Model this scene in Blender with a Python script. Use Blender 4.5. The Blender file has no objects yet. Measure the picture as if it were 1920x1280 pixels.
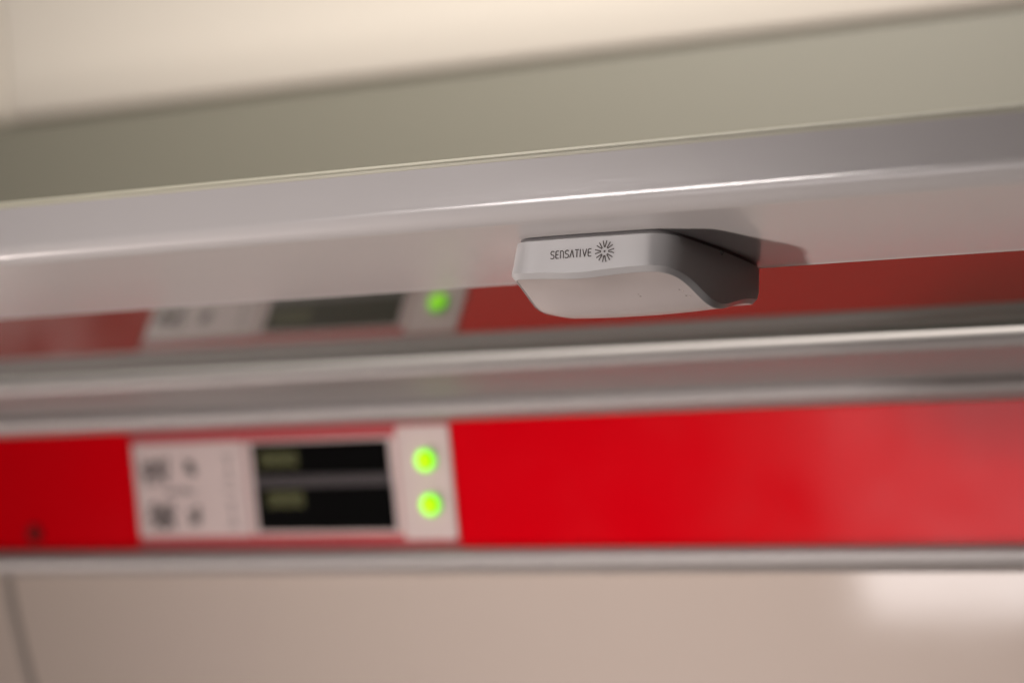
import bpy, bmesh, math, random
from mathutils import Vector, Matrix
random.seed(4)
S = bpy.context.scene
C = S.collection
H = 1.6                                   # height of the lens above the floor

# ---------------------------------------------------------------- camera
cam = bpy.data.cameras.new('camera')
co = bpy.data.objects.new('camera', cam); C.objects.link(co)
ax = Vector((8300.0, 453.0, 4400.0)).normalized()                    # shelf direction, in lens axes
az = Vector(((4400 * .24 - 453) / 8300, 1.0, -.24)).normalized()      # up, in lens axes
ay = az.cross(ax)
co.matrix_world = Matrix.Translation((0, 0, H)) @ Matrix((ax, ay, az)).to_4x4()
cam.sensor_width = 36; cam.lens = 4400 / 1920 * 36
cam.clip_start = .02; cam.clip_end = 50
cam.dof.use_dof = True; cam.dof.focus_distance = .868; cam.dof.aperture_fstop = 4.0
cam.dof.aperture_blades = 9
S.camera = co

# ---------------------------------------------------------------- light
w = bpy.data.worlds.new('World'); S.world = w; w.use_nodes = True
w.node_tree.nodes['Background'].inputs[0].default_value = (1.0, .88, .78, 1)
w.node_tree.nodes['Background'].inputs[1].default_value = .005
def lamp(name, pos, to, sx, sy, power, col, spread=180):
    l = bpy.data.lights.new(name, 'AREA'); l.shape = 'RECTANGLE'; l.size = sx; l.size_y = sy
    l.energy = power; l.color = col; l.spread = math.radians(spread)
    o = bpy.data.objects.new(name, l); C.objects.link(o)
    p = Vector(pos) + Vector((0, 0, H)); t = Vector(to) + Vector((0, 0, H))
    o.location = p; o.rotation_euler = (t - p).to_track_quat('-Z', 'Y').to_euler()
    return o
lamp('low_left_light', (-2.42, .30, -1.36), (-.42, .60, .24), .17, .17, 2.9, (1, .87, .81), 40)  # light from low on the left, casts the sensor's shadow
lamp('front_fill_light', (-.82, -.4, .205), (-.42, 1.02, .06), .28, .18, .42, (1, .92, .89), 36)  # added spot: front fill on panel and sensor, highlight on the rounded edge
lamp('fascia_fill_light', (-.90, -.35, .30), (-.52, .72, .27), .12, .12, .075, (1, .91, .90), 40)  # added spot, aimed to brighten the fascia left of the sensor
lamp('window_light', (-.95, -1.0, -.78), (-.95, 1.0, -.78), .52, .67, 4.1, (1, .93, .92))
lamp('ceiling_light', (-.62, .8, 1.05), (-.72, 1.3, .66), .66, .3, 14.5, (1, .93, .86))
S.view_settings.view_transform = 'Standard'; S.view_settings.look = 'None'
S.view_settings.exposure = 0; S.view_settings.gamma = 1
S.cycles.max_bounces = 8; S.cycles.use_denoising = True
S.cycles.sample_clamp_indirect = 6

# ---------------------------------------------------------------- materials
def mat(name, col, rough=.4, metal=0, ior=1.5, emit=None, es=0, var=0, vscale=30, rvar=0, rscale=12, bump=0, bscale=400,
        stretch=(1, 1, 1), coat=0, spec=.5, specks=None):
    m = bpy.data.materials.new(name); m.use_nodes = True
    nt = m.node_tree; b = nt.nodes['Principled BSDF']; L = nt.links.new
    b.inputs['Base Color'].default_value = (*col, 1)
    b.inputs['Roughness'].default_value = rough; b.inputs['Metallic'].default_value = metal
    b.inputs['IOR'].default_value = ior; b.inputs['Coat Weight'].default_value = coat
    b.inputs['Specular IOR Level'].default_value = spec
    b.inputs['Coat Roughness'].default_value = .06
    if emit:
        b.inputs['Emission Color'].default_value = (*emit, 1); b.inputs['Emission Strength'].default_value = es
    tc = nt.nodes.new('ShaderNodeTexCoord'); mp = nt.nodes.new('ShaderNodeMapping')
    mp.inputs['Scale'].default_value = stretch; L(tc.outputs['Object'], mp.inputs['Vector'])
    if var:
        n = nt.nodes.new('ShaderNodeTexNoise'); n.inputs['Scale'].default_value = vscale; n.inputs['Detail'].default_value = 5
        L(mp.outputs[0], n.inputs['Vector'])
        r = nt.nodes.new('ShaderNodeMapRange'); r.inputs[3].default_value = 1 - var; r.inputs[4].default_value = 1 + var
        L(n.outputs['Fac'], r.inputs[0])
        x = nt.nodes.new('ShaderNodeVectorMath'); x.operation = 'SCALE'; x.inputs[0].default_value = col
        L(r.outputs[0], x.inputs['Scale']); src = x.outputs[0]
        if specks:
            v = nt.nodes.new('ShaderNodeTexVoronoi'); v.inputs['Scale'].default_value = specks; L(mp.outputs[0], v.inputs['Vector'])
            q = nt.nodes.new('ShaderNodeMapRange'); q.inputs[1].default_value = .005; q.inputs[2].default_value = .07
            q.inputs[3].default_value = .35; q.inputs[4].default_value = 1
            L(v.outputs['Distance'], q.inputs[0])
            y = nt.nodes.new('ShaderNodeVectorMath'); y.operation = 'SCALE'; L(src, y.inputs[0]); L(q.outputs[0], y.inputs['Scale']); src = y.outputs[0]
        L(src, b.inputs['Base Color'])
    if rvar:
        n = nt.nodes.new('ShaderNodeTexNoise'); n.inputs['Scale'].default_value = rscale; n.inputs['Detail'].default_value = 6
        L(mp.outputs[0], n.inputs['Vector'])
        r = nt.nodes.new('ShaderNodeMapRange'); r.inputs[1].default_value = .3; r.inputs[2].default_value = .7
        r.inputs[3].default_value = max(.01, rough - rvar); r.inputs[4].default_value = rough + rvar
        L(n.outputs['Fac'], r.inputs[0]); L(r.outputs[0], b.inputs['Roughness'])
    if bump:
        n = nt.nodes.new('ShaderNodeTexNoise'); n.inputs['Scale'].default_value = bscale; n.inputs['Detail'].default_value = 3
        L(mp.outputs[0], n.inputs['Vector'])
        p = nt.nodes.new('ShaderNodeBump'); p.inputs['Strength'].default_value = bump; p.inputs['Distance'].default_value = .0002
        L(n.outputs['Fac'], p.inputs['Height']); L(p.outputs[0], b.inputs['Normal'])
    return m
M = {
 'profile': mat('painted_profile', (.49, .47, .465), .185, ior=1.62, var=.03, vscale=8, rvar=.02, rscale=60, bump=.09, bscale=900, stretch=(.15, 1, 1)),
 'trim': mat('pale_edge_trim', (.50, .48, .38), .45, var=.05),
 'glass': mat('tinted_glass', (.075, .078, .06), .04, ior=2.05, var=.1, vscale=4),
 'glass_edge': mat('glass_edge', (.02, .035, .018), .2, ior=1.6),
 'alu': mat('satin_aluminium', (.42, .395, .385), .54, metal=.5, var=.04, stretch=(.05, 1, 1), vscale=120),
 'seal': mat('dark_rubber', (.02, .022, .018), .6),
 'red': mat('red_gloss_panel', (.77, .0003, .007), .16, rvar=.05, rscale=22, var=.03, vscale=6, spec=.22),
 'rim': mat('pink_housing', (.52, .065, .075), .4, var=.04),
 'white': mat('white_plate', (.76, .62, .595), .35, var=.03),
 'mark': mat('grey_print', (.08, .065, .06), .5),
 'screen': mat('black_display', (.002, .002, .002), .3, spec=.08),
 'divider': mat('divider_grey', (.055, .045, .048), .4),
 'digit': mat('dim_display_glyphs', (.1, .1, .03), .6, emit=(.5, .48, .15), es=.075),
 'led': mat('green_indicator_lens', (.05, .25, .01), .3, emit=(.58, 1.6, .0), es=1.0, spec=.1),
 'led_rim': mat('green_indicator_rim', (.03, .25, .01), .3, emit=(.10, .85, .0), es=1.0, spec=.1),
 'beige': mat('beige_wall', (.72, .61, .535), .075, var=.02, vscale=3, rvar=.02, bump=.03, bscale=500, ior=2.0),
 'olive': mat('olive_grey_panel', (.225, .217, .175), .5, var=.03, vscale=3),
 'cream': mat('cream_ceiling', (.90, .84, .75), .5, var=.02, vscale=3),
 'body': mat('white_sensor_plastic', (.40, .392, .392), .28, var=.015, vscale=60, bump=.05, bscale=1800),
 'under': mat('sensor_underside_red_bounce', (.44, .395, .382), .34, var=.03, vscale=60, bump=.05, bscale=1800),  # pink tint puts the red panel's bounce light into the colour
 'base': mat('grey_mounting_base', (.16, .15, .15), .5),
 'ink': mat('dark_ink', (.05, .035, .03), .6),
 'scuff': mat('dark_scuff', (.16, .11, .10), .7),
 'pale': mat('pale_scuff', (.72, .66, .60), .7),
}

# ---------------------------------------------------------------- helpers
def obj(name, bm, m, parent=None, smooth=True, angle=35):
    me = bpy.data.meshes.new(name); bm.normal_update(); bm.to_mesh(me); bm.free()
    if m: me.materials.append(m)
    if smooth:
        me.polygons.foreach_set('use_smooth', [True] * len(me.polygons)); me.set_sharp_from_angle(angle=math.radians(angle))
    o = bpy.data.objects.new(name, me); C.objects.link(o)
    if parent:
        o.parent = parent
        if parent.type == 'EMPTY': o.matrix_parent_inverse = Matrix.Translation(parent.location).inverted()
    return o
def tag(o, label=None, cat=None, kind=None, group=None):
    if label: o['label'] = label
    if cat: o['category'] = cat
    if kind: o['kind'] = kind
    if group: o['group'] = group
    return o
def empty(name, loc, label, cat, group=None):
    o = bpy.data.objects.new(name, None); C.objects.link(o); o.location = loc; o.empty_display_size = .02
    return tag(o, label, cat, group=group)
X0, X1 = -2.4, .9
def extrude(poly, x0=X0, x1=X1, closed=True, n=1):
    """poly: (y, z) cross-section, z measured from the lens height"""
    bm = bmesh.new(); rows = []
    for k in range(n + 1):
        x = x0 + (x1 - x0) * k / n
        rows.append([bm.verts.new((x, y, z + H)) for y, z in poly])
    m = len(poly)
    for k in range(n):
        for i in range(m if closed else m - 1):
            j = (i + 1) % m
            bm.faces.new((rows[k][i], rows[k][j], rows[k + 1][j], rows[k + 1][i]))
    if closed:
        bm.faces.new(rows[0]); bm.faces.new(rows[-1][::-1])
    bmesh.ops.recalc_face_normals(bm, faces=bm.faces)
    return bm
def arc(cy, cz, r, a0, a1, n=8):
    return [(cy + r * math.cos(math.radians(a0 + (a1 - a0) * k / n)), cz + r * math.sin(math.radians(a0 + (a1 - a0) * k / n))) for k in range(n + 1)]

# ---------------------------------------------------------------- luggage rack
hA, hB = .241, .2544
yF, yB = .7145, .7965                         # fascia front, rear edge of the profile's underside
rack = empty('luggage_rack', (-.4, .75, hA + H), 'pale painted luggage rack edge with dark tinted glass shelf behind, above red panel', 'luggage rack')
prof = [(yB, hB + .0005), (yB, hA + .0014), (yB, hA + .0002), (yB - .0004, hA - .0002), (yB - .0010, hA - .0002), (yB - .0014, hA), (yB - .0022, hA), (yF + .0087, hA)] + arc(yF + .0075, hA + .0075, .0075, 270, 180, 14)[0:] + \
       [(yF - .0001, hA + .0087), (yF - .0012, hA + .0219)] + [(yF + .006, hA + .0219), (yB, hA + .0205)]
obj('front_profile', extrude(prof), M['profile'], rack, angle=30)
zt = hA + .02196
trim = [(yF - .0014, zt), (yF - .0015, zt + .0010), (yF - .0012, zt + .0013), (yF - .0011, zt + .0016), (yF - .0013, zt + .0020), (yF - .0009, zt + .0027), (yF + .0002, zt + .0034), (yF + .0055, zt + .0034), (yF + .0055, zt)]
obj('edge_trim', extrude(trim), M['trim'], rack, angle=25)
g = obj('glass_panel', extrude([(yB + .0004, hB), (.941, hB), (.941, hB + .006), (yB + .0004, hB + .006)]), M['glass'], rack, smooth=False)
obj('glass_edge', extrude([(.9412, hB + .0002), (.9515, hB - .0002), (.9515, hB + .006), (.9412, hB + .006)]), M['glass_edge'], rack, smooth=False)

# ---------------------------------------------------------------- cove rail behind the glass
rail = (arc(.9595, .2516, .0050, 120, 250, 14) + [(.9590, .2466), (.9640, .2465), (.9690, .2460), (.9740, .2445), (.9790, .2426), (.9835, .2418)] +
        arc(.9895, .2385, .0052, 150, 262, 10) + [(.9915, .2324), (.996, .2345), (.996, .268), (.957, .268)])
t = tag(obj('rail', extrude(rail), M['alu'], None, angle=60), 'satin metal rail with two rounded lips along top edge of red panel', 'rail')

# ---------------------------------------------------------------- tilted panel plane (its top leans out over the viewer)
ts = -.36
LX, LY, LZ = -.5926, 1.0, .2139
u = Vector((1, 0, 0)); vv = Vector((0, ts, 1)).normalized(); nn = Vector((0, -1, ts)).normalized()   # across, up the slope, out of the panel
def PP(x, s, d=0):                          # x and s in mm as read on the panel, d outwards
    return Vector((x / 1000, LY, LZ + H)) + vv * (s / 1000) + nn * (d / 1000)
def rrect(x0, x1, s0, s1, r, k=5, skew=0):
    pts = []
    for cx, cs, a in ((x1 - r, s1 - r, 0), (x0 + r, s1 - r, 90), (x0 + r, s0 + r, 180), (x1 - r, s0 + r, 270)):
        for i in range(k + 1):
            b = math.radians(a + 90 * i / k); pts.append((cx + r * math.cos(b), cs + r * math.sin(b)))
    return [(x + skew * (s - s0) / (s1 - s0), s) for x, s in pts]
def plate(pts, d0, d1, bev=.0):
    bm = bmesh.new()
    a = [bm.verts.new(PP(x, s, d0)) for x, s in pts]
    b = [bm.verts.new(PP(x, s, d1 - bev)) for x, s in pts]
    n = len(pts)
    for i in range(n): bm.faces.new((a[i], a[(i + 1) % n], b[(i + 1) % n], b[i]))
    if bev:
        cx = sum(p[0] for p in pts) / n; cs = sum(p[1] for p in pts) / n
        c = []
        for x, s in pts:
            dx, ds = x - cx, s - cs
            c.append(bm.verts.new(PP(x - math.copysign(min(bev, abs(dx)), dx), s - math.copysign(min(bev, abs(ds)), ds), d1)))
        for i in range(n): bm.faces.new((b[i], b[(i + 1) % n], c[(i + 1) % n], c[i]))
        bm.faces.new(c)
    else: bm.faces.new(b)
    bm.faces.new(a[::-1])
    bmesh.ops.recalc_face_normals(bm, faces=bm.faces)
    return bm
def box_plate(x0, x1, s0, s1, d0, d1, bev=0): return plate([(x0, s0), (x1, s0), (x1, s1), (x0, s1)], d0, d1, bev)

panel = empty('red_panel', PP(-560, -13), 'long glossy red panel strip below the metal rail, split by the display unit', 'panel')
obj('red_cover', box_plate(-2400, -776.5, -45, 19.5, -6, 0, .6), M['red'], panel)
obj('red_cover', box_plate(-577.5, 900, -45, 19.5, -6, 0, .6), M['red'], panel)
# small round screw on the left red cover
def disc(x, s, r, d0, d1, m, parent, name, dome=0, n=28):
    bm = bmesh.new(); rings = []
    prof_ = [(r, d0), (r, d1)] + [(r * math.cos(math.radians(a)), d1 + dome * math.sin(math.radians(a))) for a in (20, 40, 60, 78)] if dome else [(r, d0), (r, d1 - .1), (r - .1, d1)]
    for rr, d in prof_: rings.append([bm.verts.new(PP(x + rr * math.cos(2 * math.pi * k / n), s + rr * math.sin(2 * math.pi * k / n), d)) for k in range(n)])
    for a, b in zip(rings, rings[1:]):
        for k in range(n): bm.faces.new((a[k], a[(k + 1) % n], b[(k + 1) % n], b[k]))
    bm.faces.new(rings[-1])
    bmesh.ops.recalc_face_normals(bm, faces=bm.faces)
    return obj(name, bm, m, parent)
disc(-847.5, -35, 5.4, 0, .7, mat('dark_red_cap', (.16, .001, .002), .6, spec=.1), panel, 'screw_cap')

# ---------------------------------------------------------------- seat reservation unit
unit = empty('reservation_display', PP(-677, -13), 'seat display unit with black screens, printed plate and two green lights', 'display')
obj('housing', box_plate(-776.2, -577.8, -45, 19.5, -6, -.4, .3), M['rim'], unit)
obj('label_plate', plate(rrect(-774.6, -702.5, -37.6, 12.8, 1.6), -.3, .5, .3), M['white'], unit)
obj('light_plate', plate(rrect(-609.5, -578.4, -40.5, 17.6, 2.2), -.3, .5, .3), M['white'], unit)
# screens
obj('screen_frame', box_plate(-701.6, -610.4, -37.2, 12.4, -.3, .15), M['white'], unit)
sa = obj('screen', box_plate(-697.5, -614.5, -5.8, 11.0, .2, .6, .1), M['screen'], unit)
sb = obj('screen', box_plate(-697.5, -613.8, -35.2, -12.2, .2, .6, .1), M['screen'], unit)
obj('screen_divider', box_plate(-697.5, -614.2, -12.1, -5.9, .2, 1.0, .3), M['divider'], unit)
# dim, unreadable lines on the screens: a row of short strokes
def strokes(rects, d, m, parent, name, lift=0):
    bm = bmesh.new()
    for q_, (x0, x1, s0, s1) in enumerate(rects):
        v = [bm.verts.new(PP(x, s, d + .003 * q_ * lift)) for x, s in ((x0, s0), (x1, s0), (x1, s1), (x0, s1))]; bm.faces.new(v)
    bmesh.ops.recalc_face_normals(bm, faces=bm.faces)
    return obj(name, bm, m, parent, smooth=False)
def glyphs(x0, x1, s0, s1):
    R = []; w_ = (x1 - x0) / 5
    for k in range(5):
        a = x0 + k * w_; b = a + w_ * .74; h = s1 - s0; t_ = .9
        R += [(a, a + t_, s0, s1), (b - t_, b, s0, s1), (a + t_, b - t_, s1 - t_, s1)]
        R += [(a + t_, b - t_, s0, s0 + t_)] if k % 2 == 0 else [(a + t_, b - t_, s0 + h * .45, s0 + h * .45 + t_)]
    return R
strokes(glyphs(-692.3, -668.5, -1.4, 6.4), .66, M['digit'], unit, 'display_text')
strokes(glyphs(-689.8, -667.0, -22.4, -14.6), .66, M['digit'], unit, 'display_text')
# printed seat marks on the label plate
R = []
rg = random.Random(11)
for x0, x1, s0, s1, cnt in ((-770.5, -750.5, -9.5, 6.0, 70), (-742.5, -733.0, -5.2, 4.4, 20), (-768.5, -749.5, -33.5, -18.0, 70), (-741.5, -732.0, -31.5, -20.5, 20),
                            (-766.0, -735.0, -15.5, -11.0, 7)):
    for k_ in range(cnt):                       # small dense print, too fine to read
        a = rg.uniform(x0, x1 - 2.4); b = rg.uniform(s0, s1 - 2.4); l = rg.uniform(1.6, 3.6); w_ = rg.uniform(.9, 1.5)
        R.append((a, min(a + l, x1), b, b + w_) if k_ % 2 else (a, a + w_, b, min(b + l, s1)))
strokes(R, .54, M['mark'], unit, 'printed_seat_marks', 1)['kind'] = 'stuff'
pg = mat('pale_grey_print', (.30, .25, .24), .5)
for s0 in (-6.5, -31.5):
    strokes([(-717.0, -709.5, s0 + 11.5, s0 + 12.5), (-713.9, -712.5, s0, s0 + 11.5), (-717.0, -709.5, s0 - 1.0, s0)], .54, pg, unit, 'printed_line')
strokes([(-717.5, -709.0, -13.5, -12.2)], .54, pg, unit, 'printed_line')
for x, s in ((-592.6, 0), (-592.0, -22.5)):
    b = disc(x, s, 6.9, .5, 1.0, M['white'], unit, 'light_bezel')
    g_ = disc(x, s, 5.7, 1.0, 1.4, M['led_rim'], unit, 'green_light', dome=1.8)
    disc(x, s, 4.9, 2.4, 3.0, M['led'], g_, 'lens_core', dome=1.0)

# ---------------------------------------------------------------- lower trim and wall below
lt = PP(-600, -45.2)
y0, z0 = lt.y, lt.z - H
bead = [(y0 + .010, z0 - .0002), (y0 - .0015, z0 - .0002)] + arc(y0 + .0012, z0 - .0052, .0056, 120, 262, 12) + [(y0 + .0042, z0 - .0115), (y0 + .014, z0 - .0115)]
tag(obj('trim_rail', extrude(bead), M['alu'], None, angle=60), 'slim rounded metal trim along bottom edge of red panel', 'trim')
ya, za = y0 + .0060, z0 - .0116
wall = [(ya, za)] + [(ya - ts * d * (1 if d < .6 else 1), za - d) for d in (.03, .06, .10, .16, .25, .4)]
wall = [(y, z) for y, z in wall] + [(wall[-1][0] + .02, wall[-1][1]), (ya + .02, za)]
obj_ = tag(obj('wall', extrude(wall), M['beige'], None, angle=60), kind='structure')
# thin dark joint curving down at the left of the wall
bm = bmesh.new(); prev = None
pts = [(-872, -59), (-870.5, -75), (-868, -92), (-864.5, -112), (-859.5, -135), (-850, -170), (-835, -215), (-812, -270)]
for x, s in pts:
    a = bm.verts.new(PP(x - 2.6, s, -3)); b = bm.verts.new(PP(x - 1.3, s, -1.2 - 4.0)); c = bm.verts.new(PP(x + 2.6, s, -3))
    row = [bm.verts.new(PP(x + dx, s, dd)) for dx, dd in ((-3.6, -3.5), (-3.2, -1.3), (0, -.8), (3.2, -1.3), (3.6, -3.5))]
    for q in (a, b, c): bm.verts.remove(q)
    if prev:
        for i in range(4): bm.faces.new((prev[i], prev[i + 1], row[i + 1], row[i]))
    prev = row
bmesh.ops.recalc_face_normals(bm, faces=bm.faces)
obj('joint_strip', bm, mat('joint_grey', (.30, .25, .215), .5), obj_)

# ---------------------------------------------------------------- wall above the rack and cream ceiling cove
yo = 1.30
k = yo
olive = [(yo, .20), (yo, .4208 * yo - .0016), (yo + .03, .4208 * yo - .0016), (yo + .03, .20)]
tag(obj('upper_wall', extrude(olive, -3.2, 1.2), M['olive'], None, smooth=False), kind='structure')
zg = .4208 * yo
gro = [(yo + .006, zg - .0012), (yo + .006, zg + .0006), (yo + .02, zg + .0006), (yo + .02, zg - .0012)]
tag(obj('shadow_gap', extrude(gro, -3.2, 1.2), mat('gap_olive', (.26, .25, .2), .7), None, smooth=False), kind='structure')
ce = [(yo + .008, zg + .0012), (yo - .002, zg + .0022), (yo - .0035, zg + .0045)]
ce = [(yo + .03, zg + .002)] + ce
yy, zz = ce[-1]
for i in range(1, 15): 
    a = math.radians(80 - i * 4.2)
    yy -= math.cos(a) * .035; zz += math.sin(a) * .035
    ce.append((yy, zz))
ce2 = ce + [(ce[-1][0] + .01, ce[-1][1] + .02), (yo + .03, zg + .3)]
tag(obj('ceiling', extrude(ce2, -1.160, 1.2), M['cream'], None, angle=60), kind='structure')
# the next ceiling section, past a narrow joint
tag(obj('ceiling', extrude(ce2, -3.2, -1.168), M['cream'], None, angle=60), kind='structure')

# ---------------------------------------------------------------- sensor
# outline of the box seen from above, mm, counter-clockwise
outline = [(-404.0, 738.1), (-396, 737.7), (-388, 737.6), (-378, 737.7), (-366, 738.0), (-356, 738.3), (-350.0, 739.0), (-345.8, 741.4),
           (-342.8, 745.6), (-340.6, 751.0), (-338.2, 758.0), (-335.4, 766.8), (-332.6, 778.0), (-330.7, 788.0), (-331.0, 792.6), (-335.0, 794.0),
           (-350, 794.0), (-370, 794.3), (-390, 794.3), (-402, 793.4), (-409.0, 790.0), (-409.4, 783.0), (-409.2, 772.0), (-408.9, 760.0), (-408.4, 749.0), (-407.0, 741.4)]
def belly(x, y):
    """lower end of the side wall: shallow at front and back, deeper across the middle"""
    dy = y - 767.0
    z = -13.35 - (7.7 - 2.4 * min(1, max(0, (-396 - x) / 14)) ** 1.5) * math.exp(-(dy / (13.6 if dy < 0 else 14.5)) ** 2)
    if dy < 0: z -= 1.2 * math.exp(-((x + 380) / 14) ** 2) * min(1, max(0, (757 - y) / 12))
    return z
def crom(P, sub):
    n = len(P); out = []
    for i in range(n):
        p0, p1, p2, p3 = (Vector(P[(i + j) % n]) for j in (-1, 0, 1, 2))
        for k_ in range(sub):
            t_ = k_ / sub
            out.append(.5 * ((2 * p1) + (-p0 + p2) * t_ + (2 * p0 - 5 * p1 + 4 * p2 - p3) * t_ * t_ + (-p0 + 3 * p1 - 3 * p2 + p3) * t_ ** 3))
    return out
SUB = 5
top = crom([(x, y, -1.5) for x, y in outline], SUB)
def at_z(loop, fz): return [Vector((p.x, p.y, fz(p))) for p in loop]
def crease(p):
    t_ = min(1, max(0, (p.y - 746) / 44)); return -1.5 - .2 - 9.3 * t_ - (0 if p.x > -370 else 0)
def toW(p): return Vector((p[0] / 1000, p[1] / 1000, p[2] / 1000 + hA + H))
def inset(loop, d, dz=0):
    n = len(loop); out = []
    for i in range(n):
        tg = (loop[(i + 1) % n] - loop[i - 1]); tg.z = 0; tg.normalize()
        nr = Vector((-tg.y, tg.x, 0))                 # loops run counter-clockwise seen from above
        q = loop[i] + nr * d; q.z += dz; out.append(q)
    return out
def skin(loops, cap0=False, cap1=False):
    bm = bmesh.new(); rows = [[bm.verts.new(toW(p)) for p in l] for l in loops]
    n = len(loops[0])
    for a, b in zip(rows, rows[1:]):
        for i in range(n): bm.faces.new((a[i], a[(i + 1) % n], b[(i + 1) % n], b[i]))
    if cap0: bm.faces.new(rows[0])
    if cap1: bm.faces.new(rows[-1])
    bmesh.ops.recalc_face_normals(bm, faces=bm.faces)
    return bm
sensor = empty('sensor_box', (-.374, .772, hA + H), 'small white plastic sensor box with printed logo, fixed under the pale rack edge', 'sensor')
def lerp(A, B, f): return [a.lerp(b, f) for a, b in zip(A, B)]
bot = inset(at_z(top, lambda p: belly(p.x, p.y)), .35)
for p in bot:
    if p.x < -398 and p.y < 775: p.x -= 2.2 * min(1, (-398 - p.x) / 6) * min(1, (775 - p.y) / 12)
cr = inset(at_z(top, crease), -.30)
wallL = [inset(top, .75, .35), inset(top, .3, .08), top, inset(at_z(top, lambda p: -1.5 + (crease(p) + 1.5) * .5), -.15), cr]
for f in (.25, .5, .75): wallL.append(lerp(cr, bot, f))
wallL += [bot]
obj('shell', skin(wallL, cap0=True), M['body'], sensor, angle=55)
def drop(loop, d, dz):
    out = inset(loop, d)
    for p in out: p.z = belly(p.x, p.y) + dz
    return out
rimL = [bot, drop(bot, .08, -.10), drop(bot, .30, -.22), drop(bot, 1.5, -1.70), drop(bot, 1.9, -1.88), drop(bot, 2.05, -1.70)]
obj('edge_rim', skin(rimL), M['body'], sensor, angle=48)
cx = sum(p.x for p in bot) / len(bot); cy = 767.0
lid = [rimL[-1]]
for f in (.985, .95, .9, .84, .78, .71, .64, .57, .5, .43, .36, .29, .22, .15, .08):
    lid.append([Vector((cx + (p.x - cx) * f, cy + (p.y - cy) * f, belly(cx + (p.x - cx) * f, cy + (p.y - cy) * f) - 1.70 - 1.25 * (1 - f * f))) for p in lid[0]])
under_ = obj('underside', skin(lid, cap1=True), M['under'], sensor, angle=60)
from mathutils.bvhtree import BVHTree
under_tree = BVHTree.FromPolygons([v.co.copy() for v in under_.data.vertices], [tuple(p.vertices) for p in under_.data.polygons])
obj('mounting_base', skin([inset([Vector((p.x, p.y, 0)) for p in top], .9, -.05), inset([Vector((p.x, p.y, 0)) for p in top], .8, -1.3)], True, True), M['base'], sensor)
def blob(x, y, z, r, m, name, sq=1, parent=None):
    bm = bmesh.new(); bmesh.ops.create_icosphere(bm, subdivisions=2, radius=r / 1000)
    for v in bm.verts: v.co.z *= sq; v.co += toW((x, y, z))
    return obj(name, bm, m, parent or sensor, angle=80)
blob(-335.7, 766.9, -2.2, 1.0, M['base'], 'catch')
for x, y, r, mm in ((-362.3, 756.0, .45, 'scuff'), (-362.6, 754.9, .3, 'scuff'), (-346.2, 754.8, .36, 'scuff'), (-344.8, 758.0, .4, 'scuff'), (-345.1, 755.6, .45, 'pale'), (-343.6, 758.6, .48, 'pale')):
    hit = under_tree.ray_cast(toW((x, y, -60)), Vector((0, 0, 1)))[0]
    blob(x, y, (hit.z - hA - H) * 1000, r, M[mm], 'scuff_mark', .15)
# logo: lettering and sunburst, flat print on the front face
def yfront(x): return 737.15 if x > -396 else 737.0
LR = []                                              # (polyline, width)
def stroke(bm, pts, w_):
    for (xa, za_), (xb, zb) in zip(pts, pts[1:]):
        d = Vector((xb - xa, zb - za_)); l = d.length
        if l < 1e-6: continue
        d /= l; nrm = Vector((-d.y, d.x)) * w_ / 2; e = d * w_ * .32
        q = [(xa - e.x + nrm.x, za_ - e.y + nrm.y), (xa - e.x - nrm.x, za_ - e.y - nrm.y), (xb + e.x - nrm.x, zb + e.y - nrm.y), (xb + e.x + nrm.x, zb + e.y + nrm.y)]
        bm.faces.new([bm.verts.new(toW((x, FY(x, z), z))) for x, z in q])
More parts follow.
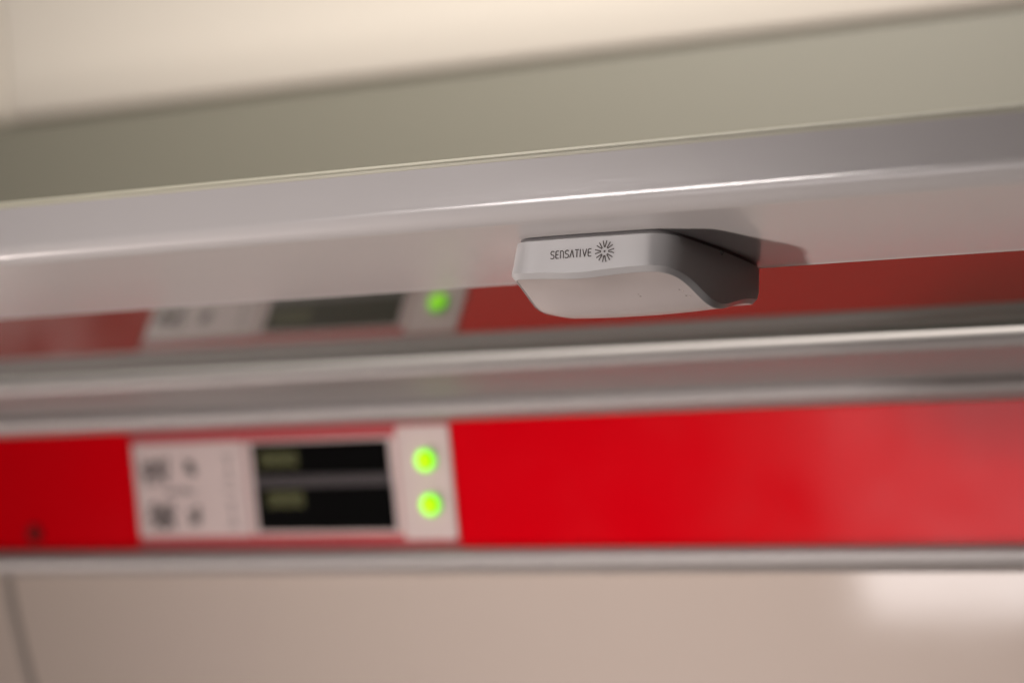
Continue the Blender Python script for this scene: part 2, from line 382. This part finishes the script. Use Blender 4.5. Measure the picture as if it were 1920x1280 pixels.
# front surface height: sample the shell so print lies on it
allp = [p for l in wallL[2:] for p in l if p.y < 745]
def FY(x, z):
    c_ = sorted(allp, key=lambda p: (p.x - x) ** 2 + ((p.z - z)) ** 2)[:6]
    ws = [1 / (.05 + (p.x - x) ** 2 + (p.z - z) ** 2) for p in c_]
    return sum(p.y * q for p, q in zip(c_, ws)) / sum(ws) - .22
lw = .36
glyph = {
 'S': [[(.95, .93), (.75, 1), (.3, 1), (.05, .85), (.05, .65), (.25, .53), (.75, .46), (.95, .33), (.95, .15), (.7, 0), (.25, 0), (.02, .07)]],
 'E': [[(.95, 1), (.3, 1), (.08, .85), (.08, .15), (.3, 0), (.95, 0)], [(.08, .52), (.8, .52)]],
 'N': [[(.08, 0), (.08, .98), (.62, .98), (.92, .80), (.92, 0)]],
 'A': [[(.02, 0), (.5, 1), (.98, 0)]],
 'T': [[(.02, 1), (.98, 1)], [(.5, 1), (.5, 0)]],
 'I': [[(.2, 1), (.2, 0)]],
 'V': [[(.02, 1), (.5, 0), (.98, 1)]],
}
bm = bmesh.new(); x = -391.0; zb = -8.95; h = 2.75
wd = {'S': 1.45, 'E': 1.4, 'N': 1.5, 'A': 1.6, 'T': 1.45, 'I': .55, 'V': 1.6}
tot = sum(wd[c_] for c_ in 'SENSATIVE'); gap = (16.6 - tot) / 8
for c_ in 'SENSATIVE':
    for pl in glyph[c_]:
        stroke(bm, [(x + px_ * wd[c_], zb + pz * h) for px_, pz in pl], lw)
    x += wd[c_] + gap
obj('lettering', bm, M['ink'], sensor, smooth=False)
bm = bmesh.new(); cx_, cz_ = -369.1, -7.45
for k_ in range(8):
    a = math.radians(90 + 45 * k_)
    for sgn in (-1, 1):
        ai = a + sgn * math.radians(6); ao = a + sgn * math.radians(10.6)
        stroke(bm, [(cx_ + 1.55 * math.cos(ai), cz_ + 1.62 * math.sin(ai)), (cx_ + 3.75 * math.cos(ao), cz_ + 3.95 * math.sin(ao))], .40)
n = 14
bm.faces.new([bm.verts.new(toW((cx_ + .42 * math.cos(2 * math.pi * i / n), FY(cx_, cz_), cz_ + .42 * math.sin(2 * math.pi * i / n)))) for i in range(n)])
obj('sunburst_emblem', bm, M['ink'], sensor, smooth=False)
